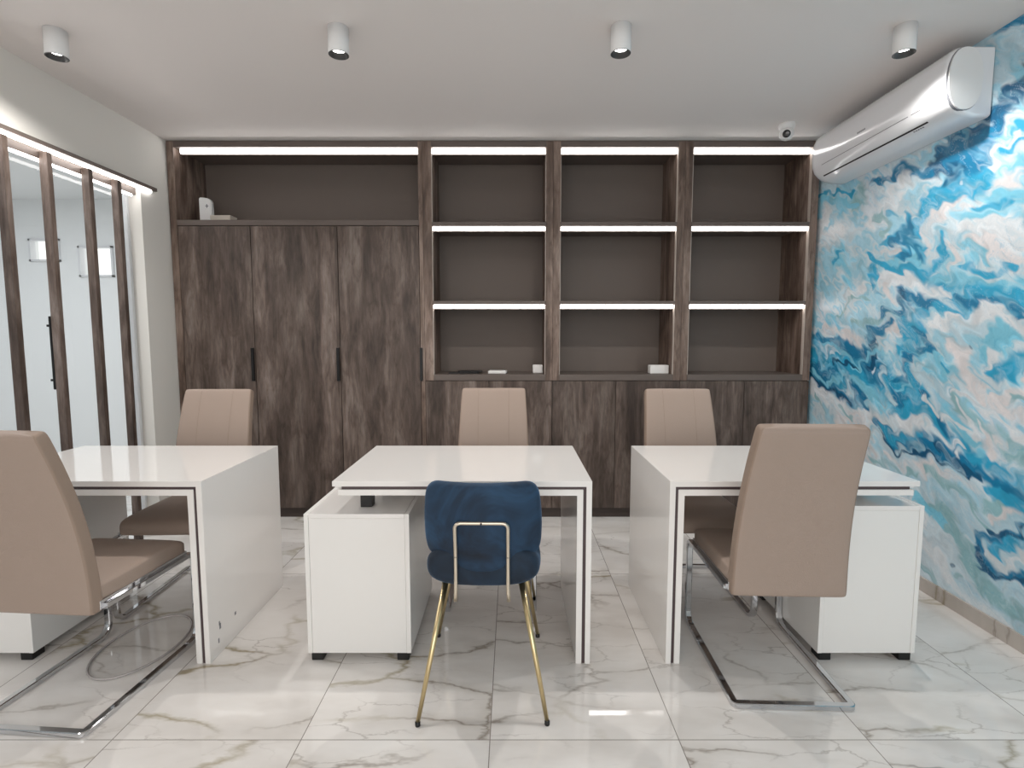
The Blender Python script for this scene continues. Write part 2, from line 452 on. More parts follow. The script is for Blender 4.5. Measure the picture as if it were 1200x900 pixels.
# slatted screen
ss = empty('slat_screen', (-2.40, 1.9, 0))
tag(ss, 'screen of dark upright wooden slats with a lit top rail before the glass partition', 'screen')
def child(o, root):
    o.parent = root; o.matrix_parent_inverse = Matrix.Translation(-root.location); return o
child(box('top_rail', -2.44, -2.350, OPY0, 3.605, 2.268, 2.290, M['edge']), ss)
child(box('led_reflection', -2.372, -2.356, OPY0, 3.56, 2.247, 2.266, M['led'], bev=0.004), ss)
child(box('led_reflection', -2.415, -2.402, OPY0, 3.44, 2.198, 2.212, M['led'], bev=0.003), ss)  # glowing strip stands in for the rail LED mirrored in the glass
child(box('header', -2.430, -2.400, OPY0, 3.468, 2.2125, 2.2675, M['edge'], bev=0.001), ss)
for yr in (1.76, 2.03, 2.295, 2.562, 2.80, 3.065, 3.284):
    child(box('slat', -2.398, -2.356, yr - 0.03, yr, 0.0, 2.2465, M['wood']), ss)

# skirting
struct(box('baseboard_right', XR - 0.010, XR, -2.1, CY, 0.0, 0.072, M['marble_base'], bev=0.001))

# ------------------------------------------------------------------ mural wall (acrylic pour pattern)
PAL = {'W': (222, 228, 233), 'P': (222, 219, 221), 'C': (188, 214, 226), 'L': (128, 202, 226), 'M': (44, 164, 204),
       'D': (10, 122, 166), 'K': (8, 84, 122), 'T': (146, 188, 196)}
STROKES = """D 2.331,2.678,0.045 2.447,2.676,0.043 2.553,2.669,0.037 2.718,2.641,0.035
C 2.316,2.512,0.060 2.388,2.462,0.054
K 2.285,2.362,0.044 2.377,2.334,0.054 2.474,2.266,0.073 2.604,2.199,0.094 2.726,2.146,0.072 2.807,2.141,0.037
D 2.488,2.186,0.098 2.624,2.146,0.095 2.656,2.056,0.061
M 2.286,2.176,0.052 2.359,2.133,0.039
M 2.662,2.017,0.070 2.790,1.944,0.060 2.901,1.871,0.058
D 2.807,2.141,0.037 2.963,2.219,0.034 3.095,2.231,0.020 3.225,2.245,0.016
K 2.659,2.097,0.048 2.677,2.062,0.031
M 2.518,2.017,0.066 2.584,1.969,0.043 2.680,1.928,0.027
L 2.311,2.029,0.053 2.370,2.030,0.047
W 2.303,2.155,0.015 2.360,2.148,0.015 2.439,2.117,0.012
W 2.449,2.091,0.024 2.466,2.077,0.016
P 2.387,1.999,0.051 2.327,1.999,0.038
L 2.294,1.919,0.038 2.425,1.954,0.032
M 2.463,1.896,0.016 2.411,1.899,0.024 2.346,1.905,0.019
P 2.817,1.798,0.019 2.789,1.867,0.028 2.703,1.891,0.036 2.612,1.904,0.035 2.508,1.907,0.029
L 2.502,1.833,0.025 2.392,1.824,0.028 2.313,1.836,0.023
W 2.547,1.818,0.021 2.453,1.784,0.028 2.327,1.775,0.062 2.244,1.699,0.052
P 2.448,1.734,0.033 2.357,1.664,0.035 2.236,1.611,0.041
M 2.631,1.778,0.017 2.675,1.753,0.031 2.742,1.721,0.032 2.825,1.690,0.038 2.978,1.664,0.030
P 2.598,1.740,0.017 2.618,1.695,0.022 2.641,1.665,0.018
L 2.539,1.730,0.017 2.444,1.692,0.020 2.398,1.651,0.020
L 2.558,1.674,0.021 2.464,1.668,0.016
M 2.580,1.657,0.017 2.483,1.620,0.017 2.371,1.580,0.012 2.234,1.582,0.011
M 2.915,1.684,0.034 2.762,1.629,0.046 2.624,1.589,0.035
L 2.763,1.647,0.023 2.575,1.596,0.026 2.431,1.541,0.020 2.229,1.529,0.022
M 2.675,1.573,0.027 2.543,1.512,0.051 2.426,1.484,0.057 2.300,1.475,0.046 2.203,1.440,0.059
D 2.579,1.527,0.022 2.423,1.453,0.024 2.319,1.461,0.019 2.218,1.405,0.030
W 3.089,1.619,0.036 2.974,1.626,0.045 2.817,1.600,0.038 2.717,1.564,0.027 2.610,1.542,0.009
D 2.901,1.518,0.044 2.780,1.509,0.037 2.666,1.475,0.022
K 2.889,1.526,0.029 2.911,1.491,0.029
M 2.665,1.467,0.031 2.537,1.443,0.017
D 2.820,1.440,0.033 2.892,1.416,0.029
W 2.685,1.383,0.032 2.583,1.413,0.035 2.464,1.408,0.041 2.377,1.420,0.036 2.315,1.410,0.023 2.251,1.357,0.023 2.191,1.310,0.022
C 2.414,1.349,0.033 2.554,1.363,0.034
L 2.321,1.347,0.031 2.284,1.292,0.046 2.367,1.310,0.032
P 2.588,1.289,0.031 2.536,1.269,0.034 2.515,1.189,0.034 2.461,1.112,0.038 2.388,1.059,0.033
K 2.505,1.294,0.010
M 2.391,1.183,0.020 2.334,1.164,0.032 2.255,1.183,0.038 2.180,1.177,0.037
L 2.449,1.239,0.017 2.384,1.253,0.016
W 2.402,1.217,0.016 2.340,1.235,0.020
P 2.191,1.098,0.034 2.265,1.072,0.027 2.343,1.033,0.024 2.258,0.999,0.023 2.161,0.970,0.033
T 2.263,1.058,0.012 2.187,1.059,0.011
T 3.312,2.190,0.055 3.387,2.132,0.039
C 3.623,2.300,0.036 3.777,2.371,0.037
M 3.790,2.282,0.012 3.620,2.261,0.012 3.394,2.206,0.011
L 3.745,2.242,0.019 3.522,2.192,0.023 3.386,2.122,0.022
W 3.704,2.124,0.074 3.743,1.988,0.075 3.505,1.999,0.070
W 2.956,2.140,0.058 3.047,2.073,0.070 3.219,2.017,0.064
L 3.514,2.098,0.035
T 3.222,2.042,0.016 3.113,2.042,0.021 3.138,1.927,0.026
M 3.074,2.000,0.020 3.041,2.001,0.015
M 3.133,1.868,0.016 3.011,1.893,0.040 2.924,1.921,0.048 2.875,1.786,0.048 2.977,1.803,0.049
D 3.062,1.865,0.025 2.966,1.893,0.044 2.899,1.916,0.029 2.905,1.845,0.043 2.957,1.800,0.039 2.883,1.743,0.029
L 2.941,1.829,0.015 2.908,1.746,0.019 2.857,1.716,0.019
P 3.030,1.802,0.025 3.091,1.793,0.021
L 2.983,1.720,0.025 3.049,1.710,0.020
M 3.183,1.778,0.016 3.120,1.724,0.010 3.047,1.696,0.015 2.926,1.667,0.015
L 3.494,1.878,0.029 3.533,1.813,0.029 3.419,1.727,0.034 3.385,1.632,0.028
M 3.492,1.861,0.017 3.523,1.794,0.018
M 3.177,1.712,0.026 3.149,1.644,0.026 3.183,1.608,0.016 3.105,1.557,0.016
W 3.261,1.620,0.038 3.336,1.549,0.034
P 3.038,1.585,0.030 3.048,1.552,0.026 2.964,1.513,0.025
K 2.881,1.507,0.024
T 3.502,1.461,0.012 3.374,1.509,0.011 3.255,1.548,0.011 3.206,1.529,0.011
L 3.576,1.441,0.048 3.448,1.365,0.029
T 3.322,1.400,0.017 3.162,1.376,0.016 3.024,1.431,0.020 2.893,1.435,0.015
D 3.039,1.441,0.026 2.958,1.447,0.025 2.865,1.470,0.029
D 3.157,1.310,0.043 3.085,1.335,0.036 2.952,1.371,0.020
P 3.640,1.397,0.031 3.492,1.349,0.035 3.314,1.310,0.039 3.217,1.295,0.022
D 3.735,1.316,0.025 3.582,1.293,0.030 3.395,1.261,0.046 3.267,1.231,0.044 3.189,1.244,0.027
M 3.724,1.190,0.113 3.612,1.077,0.110 3.424,1.090,0.105 3.217,1.119,0.098 3.026,1.066,0.103 2.887,1.007,0.088 2.761,0.975,0.066
M 2.895,1.310,0.049 2.813,1.355,0.057 2.774,1.443,0.037 2.859,1.195,0.058
M 2.890,1.402,0.044 2.791,1.310,0.042
D 3.684,1.091,0.044 3.560,1.052,0.048 3.469,1.081,0.029
K 3.491,1.125,0.015 3.316,1.134,0.014
D 3.204,1.156,0.054 3.103,1.125,0.047 3.027,1.081,0.036
K 3.174,1.162,0.027 3.117,1.280,0.032
W 3.102,1.280,0.008
W 2.986,1.315,0.030 2.956,1.277,0.040 2.952,1.229,0.035 2.990,1.200,0.025
P 2.937,1.352,0.020 2.994,1.320,0.020
D 3.307,1.230,0.039 3.377,1.256,0.029
L 3.313,1.107,0.011 3.252,1.153,0.011 3.249,1.216,0.011 3.196,1.238,0.011 3.040,1.217,0.010 2.947,1.173,0.015 2.892,1.138,0.010 2.859,1.191,0.010 2.779,1.234,0.009
L 3.630,1.281,0.012 3.482,1.237,0.012 3.345,1.186,0.011 3.283,1.146,0.011
D 2.809,1.175,0.038 2.864,1.102,0.024 2.940,1.097,0.025
D 2.931,0.993,0.045 2.852,0.973,0.034
L 2.901,1.024,0.010 2.848,1.067,0.010 2.787,1.063,0.009 2.737,1.023,0.009
L 3.680,1.043,0.019 3.554,0.983,0.024 3.419,1.034,0.023 3.378,1.065,0.017
C 3.082,1.136,0.016 3.028,1.091,0.021 3.001,1.019,0.020 2.929,0.964,0.015
D 3.740,1.009,0.025 3.550,0.937,0.030 3.364,0.913,0.034 3.133,0.879,0.021
K 3.741,1.021,0.013 3.570,0.947,0.012 3.409,0.919,0.012 3.277,0.891,0.011
L 3.290,1.029,0.028 3.167,1.003,0.038 3.052,0.960,0.042 2.944,0.914,0.025
D 3.286,0.992,0.022 3.201,0.948,0.027 3.119,0.881,0.021
W 3.701,0.933,0.038 3.495,0.857,0.048 3.272,0.833,0.045 3.113,0.820,0.043
P 3.263,0.727,0.101 3.133,0.620,0.075 3.339,0.630,0.115
T 3.623,0.870,0.012 3.555,0.774,0.012
T 3.403,0.853,0.012 3.270,0.806,0.011
M 2.944,0.914,0.025 2.818,0.931,0.029 2.669,0.899,0.037 2.532,0.836,0.035 2.408,0.780,0.037 2.275,0.733,0.043 2.132,0.644,0.052
W 3.028,0.843,0.031 2.907,0.872,0.025 2.768,0.852,0.033 2.663,0.825,0.037 2.545,0.804,0.022 2.446,0.796,0.008
L 2.747,1.266,0.028 2.764,1.199,0.023 2.718,1.135,0.028
D 2.826,1.369,0.010 2.762,1.310,0.014 2.712,1.253,0.018 2.670,1.211,0.009 2.728,1.244,0.014 2.804,1.252,0.019
L 2.642,1.204,0.036 2.585,1.144,0.039 2.661,1.117,0.032
M 2.615,1.197,0.009 2.597,1.164,0.009
C 2.739,1.178,0.019 2.733,1.112,0.019
C 2.712,1.069,0.032 2.602,1.045,0.031 2.522,1.004,0.034
M 2.803,1.107,0.024 2.735,1.001,0.019 2.643,0.911,0.018
D 2.747,1.013,0.009 2.675,0.964,0.009
D 2.616,0.907,0.013 2.561,0.873,0.018 2.507,0.833,0.013
W 2.721,0.980,0.009 2.661,0.935,0.009 2.617,0.920,0.009
T 2.522,1.004,0.034 2.424,0.956,0.033 2.310,0.897,0.036 2.204,0.825,0.038 2.143,0.766,0.037
L 2.568,0.956,0.026 2.439,0.874,0.029 2.343,0.794,0.028
W 2.502,1.047,0.013 2.383,1.001,0.012 2.253,0.944,0.015 2.151,0.854,0.015
P 2.376,0.924,0.008 2.327,0.855,0.020 2.280,0.789,0.020
W 2.590,0.911,0.009 2.489,0.906,0.009 2.394,0.870,0.012
P 2.278,0.857,0.020 2.224,0.839,0.015
W 2.374,0.846,0.012 2.483,0.993,0.013
D 3.054,0.819,0.021 2.933,0.786,0.040 2.822,0.768,0.048 2.683,0.741,0.060 2.549,0.736,0.061 2.425,0.715,0.038 2.313,0.692,0.028 2.148,0.620,0.030
K 2.602,0.746,0.022 2.497,0.718,0.026 2.355,0.689,0.012
M 3.003,0.808,0.021 2.867,0.783,0.025 2.686,0.772,0.018
K 3.051,0.789,0.008 2.907,0.718,0.009 2.767,0.701,0.009 2.622,0.676,0.009 2.532,0.668,0.008 2.423,0.687,0.008
W 2.481,0.759,0.017
P 2.955,0.659,0.030 2.761,0.633,0.033 2.589,0.610,0.031 2.465,0.635,0.026
T 3.094,0.603,0.021 2.916,0.595,0.020 2.788,0.603,0.019
T 2.701,0.625,0.019 2.615,0.594,0.023 2.534,0.574,0.022 2.387,0.544,0.021
T 2.631,0.466,0.032 2.547,0.428,0.044 2.466,0.372,0.047 2.365,0.288,0.050 2.248,0.202,0.040 2.106,0.143,0.037
W 2.678,0.360,0.028 2.698,0.260,0.047 2.581,0.217,0.041 2.472,0.156,0.035 2.347,0.092,0.033 2.177,0.085,0.031
T 2.656,0.117,0.023 2.570,0.088,0.023
L 2.716,0.461,0.028 2.600,0.431,0.023 2.570,0.389,0.018
T 2.347,0.596,0.037 2.262,0.584,0.035
P 2.299,0.533,0.020 2.223,0.597,0.019 2.145,0.585,0.015
M 2.352,0.654,0.016 2.245,0.627,0.027 2.128,0.591,0.026
D 2.228,0.663,0.012 2.131,0.626,0.011
T 2.395,0.529,0.008 2.347,0.497,0.008 2.293,0.465,0.010
D 2.373,0.387,0.017 2.331,0.411,0.024 2.269,0.435,0.028 2.219,0.469,0.027 2.177,0.515,0.023 2.124,0.549,0.022
M 2.265,0.390,0.036 2.190,0.450,0.038 2.137,0.497,0.022
D 2.359,0.384,0.021 2.342,0.339,0.020 2.300,0.305,0.024 2.227,0.283,0.020 2.103,0.311,0.022
K 2.301,0.462,0.012 2.260,0.470,0.012 2.212,0.472,0.015 2.158,0.522,0.008
K 2.368,0.381,0.008 2.351,0.335,0.008 2.307,0.293,0.012 2.226,0.275,0.008 2.102,0.304,0.007
W 2.312,0.351,0.012 2.261,0.345,0.016 2.219,0.332,0.023 2.169,0.347,0.019 2.138,0.423,0.022 2.115,0.451,0.018
K 2.442,0.204,0.009 2.432,0.201,0.009
T 2.386,0.172,0.013 2.355,0.178,0.008
T 2.541,0.365,0.009 2.488,0.342,0.009
W 2.727,2.159,0.000
W 2.484,1.636,0.008
W 2.740,2.067,0.007
W 2.599,2.028,0.009
W 3.688,1.369,0.012 3.565,1.327,0.012
W 3.600,1.385,0.012
W 3.506,1.186,0.018
W 3.141,1.133,0.011
W 2.745,1.178,0.009"""

def fbm_grid(Y, Z, scale, seed, octs=4, gain=0.5):
    rs = np.random.RandomState(seed); out = np.zeros_like(Y); amp = 1.0; tot = 0
    for o in range(octs):
        n = 64; g = rs.rand(n, n)
        y = (Y * scale * (2 ** o) + rs.rand() * 50) % n; z = (Z * scale * (2 ** o) + rs.rand() * 50) % n
        yi, zi = y.astype(int), z.astype(int); fy, fz = y - yi, z - zi
        fy = fy * fy * (3 - 2 * fy); fz = fz * fz * (3 - 2 * fz)
        a = g[yi % n, zi % n]; b = g[(yi + 1) % n, zi % n]; c = g[yi % n, (zi + 1) % n]; d = g[(yi + 1) % n, (zi + 1) % n]
        out += amp * ((a * (1 - fy) + b * fy) * (1 - fz) + (c * (1 - fy) + d * fy) * fz); tot += amp; amp *= gain
    return out / tot - 0.5

def mural_wall():
    ys = np.concatenate([np.linspace(-2.1, 2.0, 150, endpoint=False), np.linspace(2.0, 3.78, 420, endpoint=False), np.linspace(3.78, YB, 8)])
    zs = np.linspace(0, ZC, 620)
    Y, Z = np.meshgrid(ys, zs, indexing='ij')
    lin = lambda c: np.array(srgb(*c)[:3])
    # fluid warp
    def advect(y, z, scale, seed, total, steps, octs=2):
        """carry points along a divergence-free flow: swirls as in poured paint"""
        e = 0.004; dt = total / steps
        for _ in range(steps):
            F = lambda a, b: fbm_grid((a * .82 + b * .57) * 0.62, (b * .82 - a * .57) * 1.25, scale, seed, octs)
            p0 = F(y, z); py = F(y + e, z); pz = F(y, z + e)
            y = y + (pz - p0) / e / scale * dt; z = z - (py - p0) / e / scale * dt
        return y, z
    ya, za = advect(Y, Z, 8.0, 12, 0.036, 7)
    ya, za = advect(ya, za, 3.5, 13, 0.05, 5, 1)
    wy, wz = ya - Y, za - Z
    yc_, zc_ = advect(Y, Z, 15.0, 21, 0.055, 7)
    b1, b2 = (yc_ - Y) * 6, (zc_ - Z) * 6
    wy = wy + (yc_ - Y) * 0.4; wz = wz + (zc_ - Z) * 0.4
    inside = np.clip((Y - 1.75) / 0.3, 0, 1)
    k = 1.0
    Yw = Y + wy * (1 * (1 - inside) + k * inside); Zw = Z + wz * (1 * (1 - inside) + k * inside)
    # loose flowing ground
    g = fbm_grid(Yw * 0.75 + Zw * 0.55 + wy * 4, Zw * 1.3 - Yw * 0.6 + wz * 4, 2.3, 5, 4)
    col = np.zeros(Y.shape + (3,))
    keys = [(-0.30, 'D'), (-0.17, 'M'), (-0.10, 'L'), (-0.04, 'C'), (0.03, 'W'), (0.1, 'C'), (0.15, 'L'), (0.2, 'P'), (0.4, 'W')]
    ks = np.array([q[0] for q in keys]); cs = np.array([lin(PAL[q[1]]) for q in keys])
    for c in range(3): col[..., c] = np.interp(g, ks, cs[:, c])
    qa = np.clip(0.5 + g * 3.2, 0, 1)[..., None]; qs = fbm_grid(Yw * 0.9 + Zw * 0.6 + b1 * .25, Zw * 2.4 - Yw * 1.6 + b2 * .35, 4.5, 61, 3)
    quiet = lin(PAL['W']) * (1 - qa) + lin(PAL['C']) * qa
    qb = (np.clip((np.abs(qs) - 0.06) / 0.10, 0, 1) * np.clip((Z - 0.35) / 0.5, 0.15, 1))[..., None] * 0.75
    quiet = quiet * (1 - qb) + lin(PAL['L']) * qb
    col = col * (1 - inside * 0.85)[..., None] + quiet * (inside * 0.85)[..., None]
    flow = fbm_grid(Yw * 0.8 + Zw * 0.62 + b1 * .2, Zw * 2.6 - Yw * 2.2 + b2 * .3, 6.0, 41, 3)
    flow2 = fbm_grid(Yw * 1.2 + b2 * .3, Zw * 3.4 + Yw * 1.2 + b1 * .35, 7.0, 43, 3)
    def paint(name, pts, soft):
        nonlocal col
        P_ = np.array(pts)
        y0, y1 = P_[:, 0].min() - 0.35, P_[:, 0].max() + 0.35
        i0, i1 = np.searchsorted(ys, y0), np.searchsorted(ys, y1)
        if i1 <= i0: return
        YY, ZZ = Yw[i0:i1], Zw[i0:i1]
        best = np.full(YY.shape, 9.0)
        if len(P_) == 1: P_ = np.vstack([P_, P_])
        for a, b in zip(P_, P_[1:]):
            d = b[:2] - a[:2]; L2 = max((d ** 2).sum(), 1e-9)
            t = np.clip(((YY - a[0]) * d[0] + (ZZ - a[1]) * d[1]) / L2, 0, 1)
            dist = np.hypot(YY - a[0] - t * d[0], ZZ - a[1] - t * d[1])
            best = np.minimum(best, dist / (a[2] + t * (b[2] - a[2])))
        al = np.clip((1.35 + flow2[i0:i1] * 1.2 - best) / soft, 0, 1); al = al * al * (3 - 2 * al)
        al = al * np.clip(0.90 + flow[i0:i1] * 1.7 + flow2[i0:i1] * 0.8, 0.12, 1)
        col[i0:i1] = col[i0:i1] * (1 - al[..., None]) + lin(PAL[name]) * al[..., None]
    for ln in STROKES.split('\n'):
        a = ln.split()
        paint(a[0], [tuple(map(float, q.split(','))) for q in a[1:]], 0.75)
    # thin streaks that follow the flow, as poured paint shows
    s = fbm_grid(Yw * 0.8 + Zw * 0.75 + wy * 2.2, Zw * 3.2 - Yw * 2.0 + wz * 6, 5.0, 31, 3)
    line = np.clip(1 - np.abs(s - 0.02) / 0.018, 0, 1) ** 1.5
    line2 = np.clip(1 - np.abs(s + 0.10) / 0.02, 0, 1) ** 1.5
    line3 = np.clip(1 - np.abs(s - 0.13) / 0.03, 0, 1) ** 1.2
    m1 = np.clip(fbm_grid(Y, Z, 4, 77, 2) * 4 + 0.6, 0, 1)
    for ln_, nm, st in ((line, 'C', 0.32), (line2, 'M', 0.35), (line3, 'W', 0.35)):
        w_ = (ln_ * st * m1)[..., None]; col = col * (1 - w_) + lin(PAL[nm]) * w_
    v = fbm_grid(Yw + wy, Zw * 2 + wz * 3, 9, 55, 3)[..., None]
    col = np.clip(col * (1 + v * 0.45), 0, 1)
    ny, nz = len(ys), len(zs)
    co = np.stack([np.full(Y.shape, XR), Y, Z], -1).reshape(-1, 3)
    idx = np.arange(ny * nz).reshape(ny, nz)
    q = np.stack([idx[:-1, :-1], idx[:-1, 1:], idx[1:, 1:], idx[1:, :-1]], -1).reshape(-1, 4)
    me = bpy.data.meshes.new('wall_right')
    # a box behind the painted face gives the wall its thickness
    T = 0.12
    ex = np.array([(XR + T, -2.1, 0), (XR + T, -2.1, ZC), (XR + T, YB, ZC), (XR + T, YB, 0)])
    base = len(co)
    co = np.vstack([co, ex])
    A, B_, C_, D_ = idx[0, 0], idx[0, -1], idx[-1, -1], idx[-1, 0]
    extra = np.array([(base, base + 3, base + 2, base + 1), (A, base, base + 1, B_), (B_, base + 1, base + 2, C_), (C_, base + 2, base + 3, D_), (D_, base + 3, base, A)])
    q = np.vstack([q, extra])
    me.vertices.add(len(co)); me.vertices.foreach_set('co', co.ravel())
    me.loops.add(q.size); me.loops.foreach_set('vertex_index', q.ravel().astype(np.int32))
    me.polygons.add(len(q)); me.polygons.foreach_set('loop_start', np.arange(0, q.size, 4, dtype=np.int32))
    me.update(); me.validate()
    at = me.color_attributes.new('mural', 'FLOAT_COLOR', 'POINT')
    full = np.ones((len(co), 4)); full[:base, :3] = col.reshape(-1, 3); full[base:, :3] = 0.7
    at.data.foreach_set('color', full.ravel().astype(np.float32))
    m = bpy.data.materials.new('poured paint mural'); m.use_nodes = True
    nt = m.node_tree; p = nt.nodes['Principled BSDF']
    a = N(nt, 'ShaderNodeVertexColor'); a.layer_name = 'mural'
    geo = N(nt, 'ShaderNodeNewGeometry')
    n = N(nt, 'ShaderNodeTexNoise', i_Scale=26.0, i_Detail=5.0, i_Roughness=0.65, i_Distortion=2.5)
    nt.links.new(geo.outputs['Position'], n.inputs['Vector'])
    rr = ramp(nt, [(0.3, (0.90, 0.94, 0.96, 1)), (0.55, (1, 1, 1, 1)), (0.75, (1.12, 1.1, 1.08, 1))]); nt.links.new(n.outputs['Fac'], rr.inputs[0])
    nt.links.new(mixrgb(nt, a.outputs[0], rr.outputs[0], 0.8, 'MULTIPLY'), p.inputs['Base Color'])
    p.inputs['Roughness'].default_value = 0.45
    me.materials.append(m)
    o = bpy.data.objects.new('wall_right', me); COL.objects.link(o)
    struct(o)
mural_wall()

# ------------------------------------------------------------------ cabinets along the back wall
CB = 4.145
DT = 0.02
Z_TOP0, Z_TOP1 = 2.604, 2.645
SH = [(2.075, 2.104), (1.537, 1.562)]
BASE0, BASE1 = 1.003, 1.045
PL = 0.072

def led(root, x0, x1, z, hgt=0.026):
    q = 0.014 if z > 2.5 else 0.0
    child(box('led_profile', x0, x1, CY + 0.034 + q, CY + 0.044 + q, z - hgt - 0.004, z, M['edge'], bev=0.001), root)
    return child(box('led_reflection', x0 + 0.001, x1 - 0.001, CY + 0.016 + q, CY + 0.034 + q, z - hgt, z, M['led'], bev=0.004), root)

def bookcase(x0, x1, sl, sr, label):
    cx = (x0 + x1) / 2
    r = empty('bookcase', (cx, CY + 0.2, 0))
    tag(r, label, 'bookcase', 'lit bookcase units on the back wall')
    ed = [('side_panel', x0, x0 + sl), ('side_panel', x1 - sr, x1)]
    for nm, a, b in ed:
        child(box(nm, a + 0.0005, b - 0.0005, CY, CB, BASE0, Z_TOP1, M['wood_side' if True else 'wood']), r)
    xa, xb = x0 + sl, x1 - sr
    child(box('back_panel', xa, xb, CB - 0.02, CB, BASE1, Z_TOP0, M['backpanel'], bev=0), r)
    child(box('top_panel', xa, xb, CY, CB - 0.02, Z_TOP0, Z_TOP1, M['edge']), r)
    for a, b in SH:
        child(box('shelf', xa, xb, CY, CB - 0.02, a, b, M['edge']), r)
    child(box('base_shelf', xa, xb, CY, CB - 0.02, BASE0, BASE1, M['edge']), r)
    for lo, hi in ((BASE1, SH[1][0]), (SH[1][1], SH[0][0]), (SH[0][1], Z_TOP0)):
        for a, b in ((xa, xa + 0.003), (xb - 0.003, xb)):
            child(box('lit_edge_strip', a, b, CY + 0.001, CY + 0.030 if a == xa else CY + 0.030, lo, hi, M['trim'], bev=0), r)  # added pale strip: paints the LED-lit front zone of the side panel
    led(r, xa + .003, xb - .003, Z_TOP0, 0.032); led(r, xa + .003, xb - .003, SH[0][0]); led(r, xa + .003, xb - .003, SH[1][0])
    child(boxes('carcass', [(x0 + 0.001, x1 - 0.001, CY + 0.024, CB, PL, BASE0 - 0.001)], M['gap'], bev=0), r)
    xm = cx
    for a, b in ((x0 + 0.0015, xm - 0.0015), (xm + 0.0015, x1 - 0.0015)):
        child(box('door', a, b, CY, CY + DT, PL + 0.003, BASE0 - 0.004, M['wood']), r)
    child(box('plinth', x0, x1, CY + 0.025, CY + 0.045, 0, PL, M['plinth'], bev=0), r)
    return r

bookcase(-0.615, 0.285, 0.060, 0.050, 'lit open bookcase unit over two low doors, beside the tall cupboard doors')
bookcase(0.285, 1.192, 0.050, 0.050, 'lit open bookcase unit over two low doors, middle of the three')
bookcase(1.192, 2.112, 0.050, 0.052, 'lit open bookcase unit over two low doors, beside the blue mural wall')

tc_ = empty('tall_cabinet', (-1.485, CY + 0.2, 0))
tag(tc_, 'tall dark wood cupboard with three long doors under a wide lit niche', 'cabinet')
X0, X1 = -2.366, -0.615
child(box('side_panel', X0, X0 + 0.048, CY, CB, PL, Z_TOP1, M['wood_side']), tc_)
child(box('side_panel', X1 - 0.03, X1 - 0.0005, CY, CB, PL, Z_TOP1, M['wood_side']), tc_)
child(box('top_panel', X0 + 0.048, X1 - 0.03, CY, CB - 0.02, Z_TOP0, Z_TOP1, M['edge']), tc_)
child(box('back_panel', X0 + 0.048, X1 - 0.03, CB - 0.02, CB, 2.0, Z_TOP0, M['backpanel'], bev=0), tc_)
child(box('shelf', X0 + 0.048, X1 - 0.03, CY, CB - 0.02, 2.080, 2.118, M['edge']), tc_)
led(tc_, X0 + 0.075, X1 - 0.03, Z_TOP0, 0.032)
child(box('carcass', X0 + 0.05, X1 - 0.032, CY + 0.024, CB - 0.02, PL, 2.079, M['gap'], bev=0), tc_)
ds = [X0 + 0.049, -1.815, -1.213, X1 - 0.031]
for a, b in zip(ds, ds[1:]):
    d = child(box('door', a + 0.002, b - 0.002, CY, CY + DT, PL + 0.003, 2.076, M['wood']), tc_)
    hb = bmesh.new()
    hx = b - 0.014 if b < -0.7 else b + 0.006
    add_box(hb, hx - 0.009, hx + 0.009, CY - 0.022, CY - 0.002, 1.00, 1.235, 0.002)
    h = link('handle', hb, M['black']); h.parent = d
child(box('plinth', X0, X1, CY + 0.025, CY + 0.045, 0, PL, M['plinth'], bev=0), tc_)

# ------------------------------------------------------------------ small things on the shelves
def shelf_thing(name, bm, material, label, cat, loc, rz=0, group=None):
    o = link(name, bm, material, loc=loc); o.rotation_euler.z = rz
    return tag(o, label, cat, group)

bm = bmesh.new()
pts = [(-0.042, 0.0), (0.045, 0.0), (0.041, 0.165), (0.02, 0.180), (-0.015, 0.186), (-0.043, 0.184)]
f0 = [bm.verts.new((x, -0.022, z)) for x, z in pts]; f1 = [bm.verts.new((x, 0.022, z)) for x, z in pts]
bm.faces.new(f0); bm.faces.new(f1[::-1])
for k in range(len(pts)): bm.faces.new((f0[k], f0[(k + 1) % 6], f1[(k + 1) % 6], f1[k]))
bmesh.ops.bevel(bm, geom=bm.edges[:], offset=0.006, segments=3, affect='EDGES')
rt = shelf_thing('router', bm, M['plastic_m'], 'white upright router standing on the shelf of the wide niche', 'router', (-2.195, 3.90, 2.118), 0.1)
bm = bmesh.new()
for a, b, c, d in ((-0.003, 0.003, -0.013, 0.013), (-0.010, 0.010, -0.003, 0.003)): add_box(bm, 0.012 + a, 0.012 + b, -0.0235, -0.021, 0.125 + c, 0.125 + d)
lg = link('emblem', bm, M['greyline'], rt); lg['label'] = 'small grey cross mark'
bm = bmesh.new(); add_box(bm, -0.072, 0.072, -0.045, 0.045, 0, 0.045, 0.004); add_box(bm, -0.0735, 0.0735, -0.0465, 0.0465, 0.028, 0.056, 0.003)
shelf_thing('small_box', bm, M['card'], 'low cream box lying beside the white router', 'box', (-2.075, 3.90, 2.118), -0.03)
bm = bmesh.new(); add_box(bm, -0.037, 0.037, -0.03, 0.03, 0, 0.062, 0.008, 3)
shelf_thing('small_box', bm, M['paper'], 'small white cube box in the bottom right corner of a shelf, left bookcase', 'box', (0.190, 3.90, 1.045))
bm = bmesh.new(); add_box(bm, -0.068, 0.068, -0.035, 0.035, 0, 0.062, 0.006, 3)
shelf_thing('small_box', bm, M['paper'], 'wider white box at the bottom right of the middle bookcase', 'box', (1.068, 3.86, 1.045))
bm = bmesh.new()
add_box(bm, -0.12, 0.10, -0.06, 0.05, 0, 0.010, 0.004); add_box(bm, -0.05, 0.13, -0.03, 0.08, 0.010, 0.019, 0.004)
shelf_thing('black_folder', bm, M['blackplastic'], 'flat black folders lying on the bottom shelf of the left bookcase', 'folder', (-0.345, 3.87, 1.045), 0.12)
